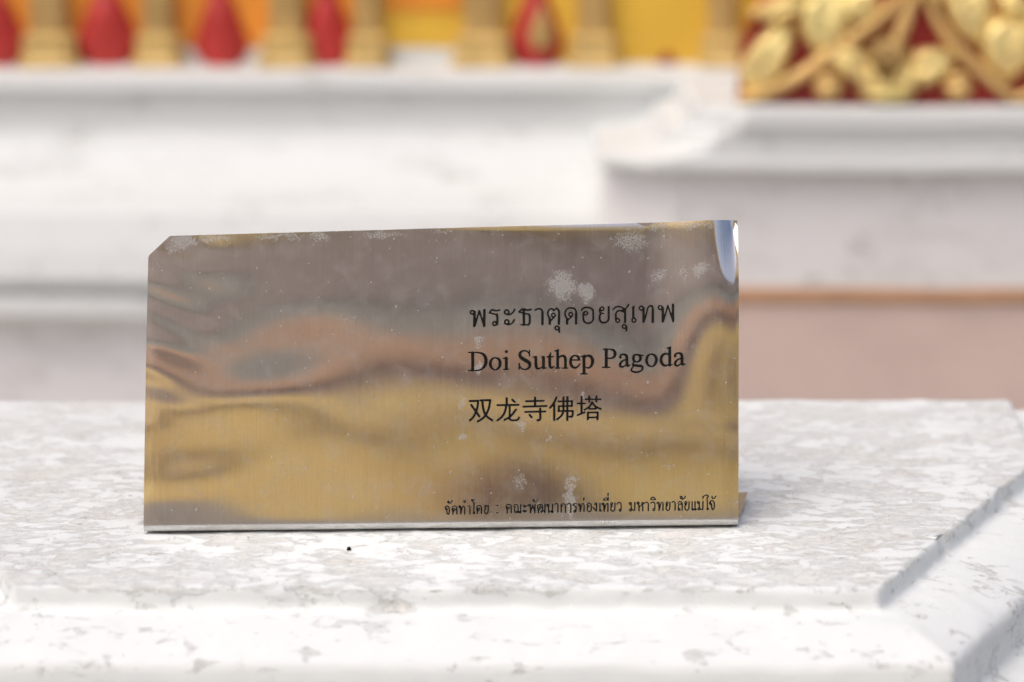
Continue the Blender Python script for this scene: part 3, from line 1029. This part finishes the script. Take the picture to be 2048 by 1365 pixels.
# ---- steel material
def steel(name, stains):
    t = NT(name)
    uvn = t.n('ShaderNodeUVMap', uv_map='face_mm').outputs[0]
    sep = t.n('ShaderNodeSeparateXYZ'); t.l(uvn, sep.inputs[0])
    u_, v_ = sep.outputs[0], sep.outputs[1]
    brush = t.noise(t.vmap(uvn, (1.7, 0.025, 1)), 1.0, 6, 0.8)
    brush2 = t.noise(t.vmap(uvn, (0.7, 0.012, 1)), 1.0, 3, 0.6)
    smear = t.noise(uvn, 0.045, 4, 0.6, 0.6)
    p = t.n('ShaderNodeBsdfPrincipled')
    p.inputs['Metallic'].default_value = 1.0
    t.l(t.mix(t.smooth(brush, 0.3, 0.7), rgb(0.76, 0.75, 0.73), rgb(0.88, 0.87, 0.85)), p.inputs['Base Color'])
    r = t.math('ADD', t.math('MULTIPLY', brush, 0.05), t.math('MULTIPLY', smear, 0.07))
    t.l(t.math('ADD', r, 0.03), p.inputs['Roughness'])
    b1 = t.bump(brush, 0.25, 0.00002)
    t.l(b1, p.inputs['Normal'])
    # limescale and cement splashes
    warpn = t.n('ShaderNodeTexNoise'); warpn.inputs['Scale'].default_value = 0.22; warpn.inputs['Detail'].default_value = 5
    t.l(uvn, warpn.inputs['Vector'])
    ws = t.n('ShaderNodeSeparateColor'); t.l(warpn.outputs['Color'], ws.inputs[0])
    uw = t.math('ADD', u_, t.math('MULTIPLY', t.math('SUBTRACT', ws.outputs[0], 0.5), 9.0))
    vw = t.math('ADD', v_, t.math('MULTIPLY', t.math('SUBTRACT', ws.outputs[1], 0.5), 9.0))
    tot = None
    for (px, py, ru, rv, amp) in stains:
        a, b = to_uv(px, py)
        ru *= .2515; rv *= .2515
        d = t.math('ADD', t.math('POWER', t.math('MULTIPLY', t.math('SUBTRACT', uw, a), 1 / ru), 2.0),
                   t.math('POWER', t.math('MULTIPLY', t.math('SUBTRACT', vw, b), 1 / rv), 2.0))
        f = t.math('MULTIPLY', t.math('SUBTRACT', 1.0, d, clamp=True), amp)
        tot = f if tot is None else t.math('MAXIMUM', tot, f)
    speck = t.noise(uvn, 0.95, 6, 0.75)
    st = t.smooth(t.math('ADD', tot, t.math('MULTIPLY', t.math('SUBTRACT', speck, 0.5), 2.8)), 0.33, 0.85)
    st = t.math('MULTIPLY', st, t.smooth(tot, 0.0, 0.25))
    # loose white specks all over
    vor = t.n('ShaderNodeTexVoronoi'); vor.inputs['Scale'].default_value = 0.42
    t.l(uvn, vor.inputs['Vector'])
    vc = t.n('ShaderNodeSeparateColor'); t.l(vor.outputs['Color'], vc.inputs[0])
    size = t.math('MULTIPLY', t.math('POWER', vc.outputs[0], 4.0), 0.21)
    sp = t.math('MULTIPLY', t.math('LESS_THAN', vor.outputs['Distance'], size), t.math('GREATER_THAN', vc.outputs[1], 0.35))
    vor2 = t.n('ShaderNodeTexVoronoi'); vor2.inputs['Scale'].default_value = 0.11
    t.l(uvn, vor2.inputs['Vector'])
    vc2 = t.n('ShaderNodeSeparateColor'); t.l(vor2.outputs['Color'], vc2.inputs[0])
    dd = t.math('ADD', vor2.outputs['Distance'], t.math('MULTIPLY', t.math('SUBTRACT', speck, 0.5), 0.25))
    sp2 = t.math('MULTIPLY', t.math('LESS_THAN', dd, t.math('MULTIPLY', vc2.outputs[0], 0.085)), t.math('GREATER_THAN', vc2.outputs[1], 0.5))
    film_and_shade = t.math('MULTIPLY', t.smooth(t.noise(uvn, 0.09, 5, 0.6, 0.4), 0.42, 0.8), 0.20)
    film_and_shade = t.math('MAXIMUM', film_and_shade, t.math('MULTIPLY', t.smooth(tot, 0.0, 0.9), 0.16))
    film_and_shade = t.math('MAXIMUM', film_and_shade, t.math('MULTIPLY', t.math('SUBTRACT', 1.0, t.smooth(v_, -1.0, 1.2)), t.math('ADD', 0.25, t.math('MULTIPLY', smear, 0.45))))  # bend below the face dulled: contact shade painted in with the film
    m = t.math('MAXIMUM', t.math('MULTIPLY', st, 0.58), t.math('MULTIPLY', sp, 0.75))
    m = t.math('MAXIMUM', m, t.math('MULTIPLY', sp2, 0.55))
    m = t.math('MAXIMUM', m, film_and_shade)
    d = t.n('ShaderNodeBsdfDiffuse')
    t.l(t.mix(speck, rgb(0.26, 0.265, 0.26), rgb(0.56, 0.56, 0.54)), d.inputs['Color'])
    t.l(t.bump(speck, 0.5, 0.0004), d.inputs['Normal'])
    mx = t.n('ShaderNodeMixShader')
    t.l(m, mx.inputs[0]); t.l(p.outputs[0], mx.inputs[1]); t.l(d.outputs[0], mx.inputs[2])
    return t.out(mx.outputs[0])


STAINS = [(1125, 572, 40, 40, 1.0), (1170, 585, 28, 22, 1.0), (1262, 480, 52, 30, .75), (1310, 452, 50, 14, .7), (1402, 540, 26, 24, 1.0),
          (1365, 545, 16, 30, .6), (1318, 553, 24, 22, .7), (1390, 450, 60, 12, .7), (1140, 1000, 17, 58, .95), (1140, 960, 26, 8, .8),
          (1038, 965, 22, 24, .6), (958, 735, 8, 18, 1.0), (955, 685, 14, 12, .8), (925, 805, 9, 16, .8), (1043, 852, 18, 13, .8),
          (925, 875, 9, 10, .9), (370, 482, 42, 18, .95), (430, 478, 60, 12, .8), (560, 474, 70, 13, .75), (640, 474, 30, 14, .8),
          (760, 470, 70, 12, .7), (880, 462, 60, 9, .5), (345, 500, 18, 16, .8), (1165, 795, 8, 10, .9), (1098, 875, 8, 8, .8),
          (1335, 935, 18, 10, .5), (700, 640, 26, 16, .45), (480, 640, 20, 12, .4), (560, 930, 24, 12, .4)]
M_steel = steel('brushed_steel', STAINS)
t = NT('steel_edge')
p = t.n('ShaderNodeBsdfPrincipled')
p.inputs['Base Color'].default_value = rgb(0.66, 0.65, 0.62)
p.inputs['Metallic'].default_value = 1.0
p.inputs['Roughness'].default_value = 0.28
M_edge = t.out(p.outputs[0])
t = NT('black_infill')
p = t.n('ShaderNodeBsdfPrincipled')
tc = t.n('ShaderNodeTexCoord').outputs['Object']
t.l(t.mix(t.smooth(t.noise(tc, 900, 3, .6), .4, .8), rgb(.004, .0036, .003), rgb(.018, .016, .014)), p.inputs['Base Color'])
p.inputs['Roughness'].default_value = 0.5
p.inputs['Specular IOR Level'].default_value = 0.15
M_black = t.out(p.outputs[0])

sign = empty('metal_sign', O + U * (W_BASE / 2), 'folded brushed steel plate sign engraved with black Thai, Latin and Chinese lettering', 'sign')

# face with the lettering cut out
uv, faces, bedge = iso_mesh(np.minimum(INS, TXF - RIM))
uva = np.array(uv)
wv = warp(uva[:, 0], uva[:, 1])
F0a, Ua, Va, Na = [np.array(x) for x in (F0, U, V, NRM)]


def pos(uvarr, depth):
    w = warp(uvarr[:, 0], uvarr[:, 1]) - depth
    return F0a + np.outer(uvarr[:, 0], Ua) / 1000 + np.outer(uvarr[:, 1], Va) / 1000 + np.outer(w, Na) / 1000


P3 = pos(uva, np.zeros(len(uva)))
verts = [tuple(v) for v in P3]
alluv = [tuple(x) for x in uva]
mi = [0] * len(faces)
THK = 1.2
nver = {}


def dup(k, kind, p3, uvp):
    key = (k, kind)
    if key not in nver:
        nver[key] = len(verts); verts.append(tuple(p3)); alluv.append(uvp)
    return nver[key]


for a, b in bedge:
    ids = []
    rimtxt = abs(field_at(TXF, *uv[a])[0] - RIM) < 0.1 and abs(field_at(TXF, *uv[b])[0] - RIM) < 0.1
    for k in (a, b):
        u0, v0 = uv[k]
        if rimtxt:
            f, gx, gy = field_at(TXF, u0, v0)
            L_ = math.hypot(gx, gy) + 1e-9
            q_ = np.array([[u0 - gx / L_ * 0.13, v0 - gy / L_ * 0.13]])
            ids.append((dup(k, 'rt', verts[k], (u0, v0)), dup(k, 'rb', pos(q_, np.array([0.17]))[0], (u0, v0))))
        else:
            ids.append((dup(k, 'et', verts[k], (u0, v0)), dup(k, 'eb', pos(np.array([[u0, v0]]), np.array([THK]))[0], (u0, v0))))
    faces.append([ids[1][0], ids[0][0], ids[0][1], ids[1][1]])
    mi.append(1)
# rolled bend and foot plate share the sheet: strips along u, following the lower edge of the face
bot = sorted({round(float(x), 4) for x in GU if outline[0][0] < x < outline[1][0]} | {outline[0][0], outline[1][0]})


def axp(u): return AX + U * (u / 1000)


TURN = math.pi / 2 + LEAN
nb0 = len(verts)
ring_n = 11
fl = 0.0112
foot_len = 0.047
for u in bot:
    w0 = float(warp(np.array(u), np.array(0.0)))
    for k in range(ring_n):
        a = TURN * k / (ring_n - 1)
        d = NRM * math.cos(a) - V * math.sin(a)
        pz = axp(u) + d * RB + NRM * (w0 / 1000) * (1 - k / (ring_n - 1))
        verts.append(tuple(pz)); alluv.append((u, -RB * 1000 * a))
nbot = len(bot)
for i in range(nbot - 1):
    for k in range(ring_n - 1):
        a = nb0 + i * ring_n + k
        faces.append([a, a + 1, a + ring_n + 1, a + ring_n]); mi.append(0)
# end caps of the bend (thickness)
for i, sgn in ((0, 1), (nbot - 1, -1)):
    idx = []
    for k in range(ring_n):
        a = TURN * k / (ring_n - 1)
        d = NRM * math.cos(a) - V * math.sin(a)
        verts.append(tuple(axp(bot[i]) + d * (RB - THK / 1000))); alluv.append((bot[i], 0)); idx.append(len(verts) - 1)
    for k in range(ring_n - 1):
        o0 = nb0 + i * ring_n + k
        f = [o0, o0 + 1, idx[k + 1], idx[k]]
        faces.append(f if sgn < 0 else f[::-1]); mi.append(1)
# back of the sheet
bk = [pos(np.array([pt]), np.array([THK]))[0] for pt in outline]
k0 = len(verts)
cent = None
for pt, uvp in zip(bk, outline): verts.append(tuple(pt)); alluv.append(uvp)
faces.append([k0 + i for i in range(len(outline))][::-1]); mi.append(1)

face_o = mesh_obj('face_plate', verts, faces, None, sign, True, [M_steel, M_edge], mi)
me = face_o.data
uvl = me.uv_layers.new(name='face_mm')
li = np.empty(len(me.loops), dtype=np.int32)
me.loops.foreach_get('vertex_index', li)
uvl.data.foreach_set('uv', np.array(alluv, dtype=np.float32)[li].ravel())

# foot plate: runs back along the ledge, ends mitred outwards
zb = 0.0004
c = [axp(outline[0][0]), axp(outline[1][0])]
A0, B0 = c[0] - Vector((0, 0, RB)), c[1] - Vector((0, 0, RB))
th = Vector((0, 0, THK / 1000))
A1, B1 = A0 + back * foot_len + U * fl, B0 + back * foot_len + U * fl
lift = Vector((0, 0, 0.0022))
fv = [A0, B0, B1 + lift, A1 + lift, A0 + th, B0 + th, B1 + th + lift, A1 + th + lift]
ff = [(0, 3, 2, 1), (4, 5, 6, 7), (0, 1, 5, 4), (1, 2, 6, 5), (2, 3, 7, 6), (3, 0, 4, 7)]
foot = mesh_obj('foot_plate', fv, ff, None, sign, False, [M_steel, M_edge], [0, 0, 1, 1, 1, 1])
uvl = foot.data.uv_layers.new(name='face_mm')
for lp in foot.data.loops:
    co = Vector(fv[lp.vertex_index]) - F0
    uvl.data[lp.index].uv = (co.dot(U) * 1000, co.dot(back) * 1000 - 300)

# lettering infill, one part per line
for name, F in FLD.items():
    other = np.full(UU.shape, 9.0)
    uv2, f2, _ = iso_mesh(RIM - F)
    a2 = np.array(uv2)
    mesh_obj(name, pos(a2, np.full(len(a2), 0.15)), f2, M_black, sign, True)

# ------------------------------------------------------------------ small dark chip on the ledge
cp = at_z(698, 1096, 0.0012)
vs, fs = [], []
for k in range(7):
    a = k * 2 * math.pi / 7
    r = 0.0011 * (0.7 + 0.5 * random.random())
    vs.append((cp.x + r * math.cos(a) * 1.3, cp.y + r * math.sin(a) * 1.2, 0.0002))
for k in range(7):
    a = k * 2 * math.pi / 7
    r = 0.0007 * (0.6 + 0.6 * random.random())
    vs.append((cp.x + r * math.cos(a) * 1.3, cp.y + r * math.sin(a), 0.0014 + 0.0005 * random.random()))
fs = [(k, (k + 1) % 7, 7 + (k + 1) % 7, 7 + k) for k in range(7)] + [tuple(range(7, 14)), tuple(range(6, -1, -1))]
tag(mesh_obj('chip', vs, fs, M_black), 'tiny dark chip lying on the white ledge in front of the sign', 'debris')
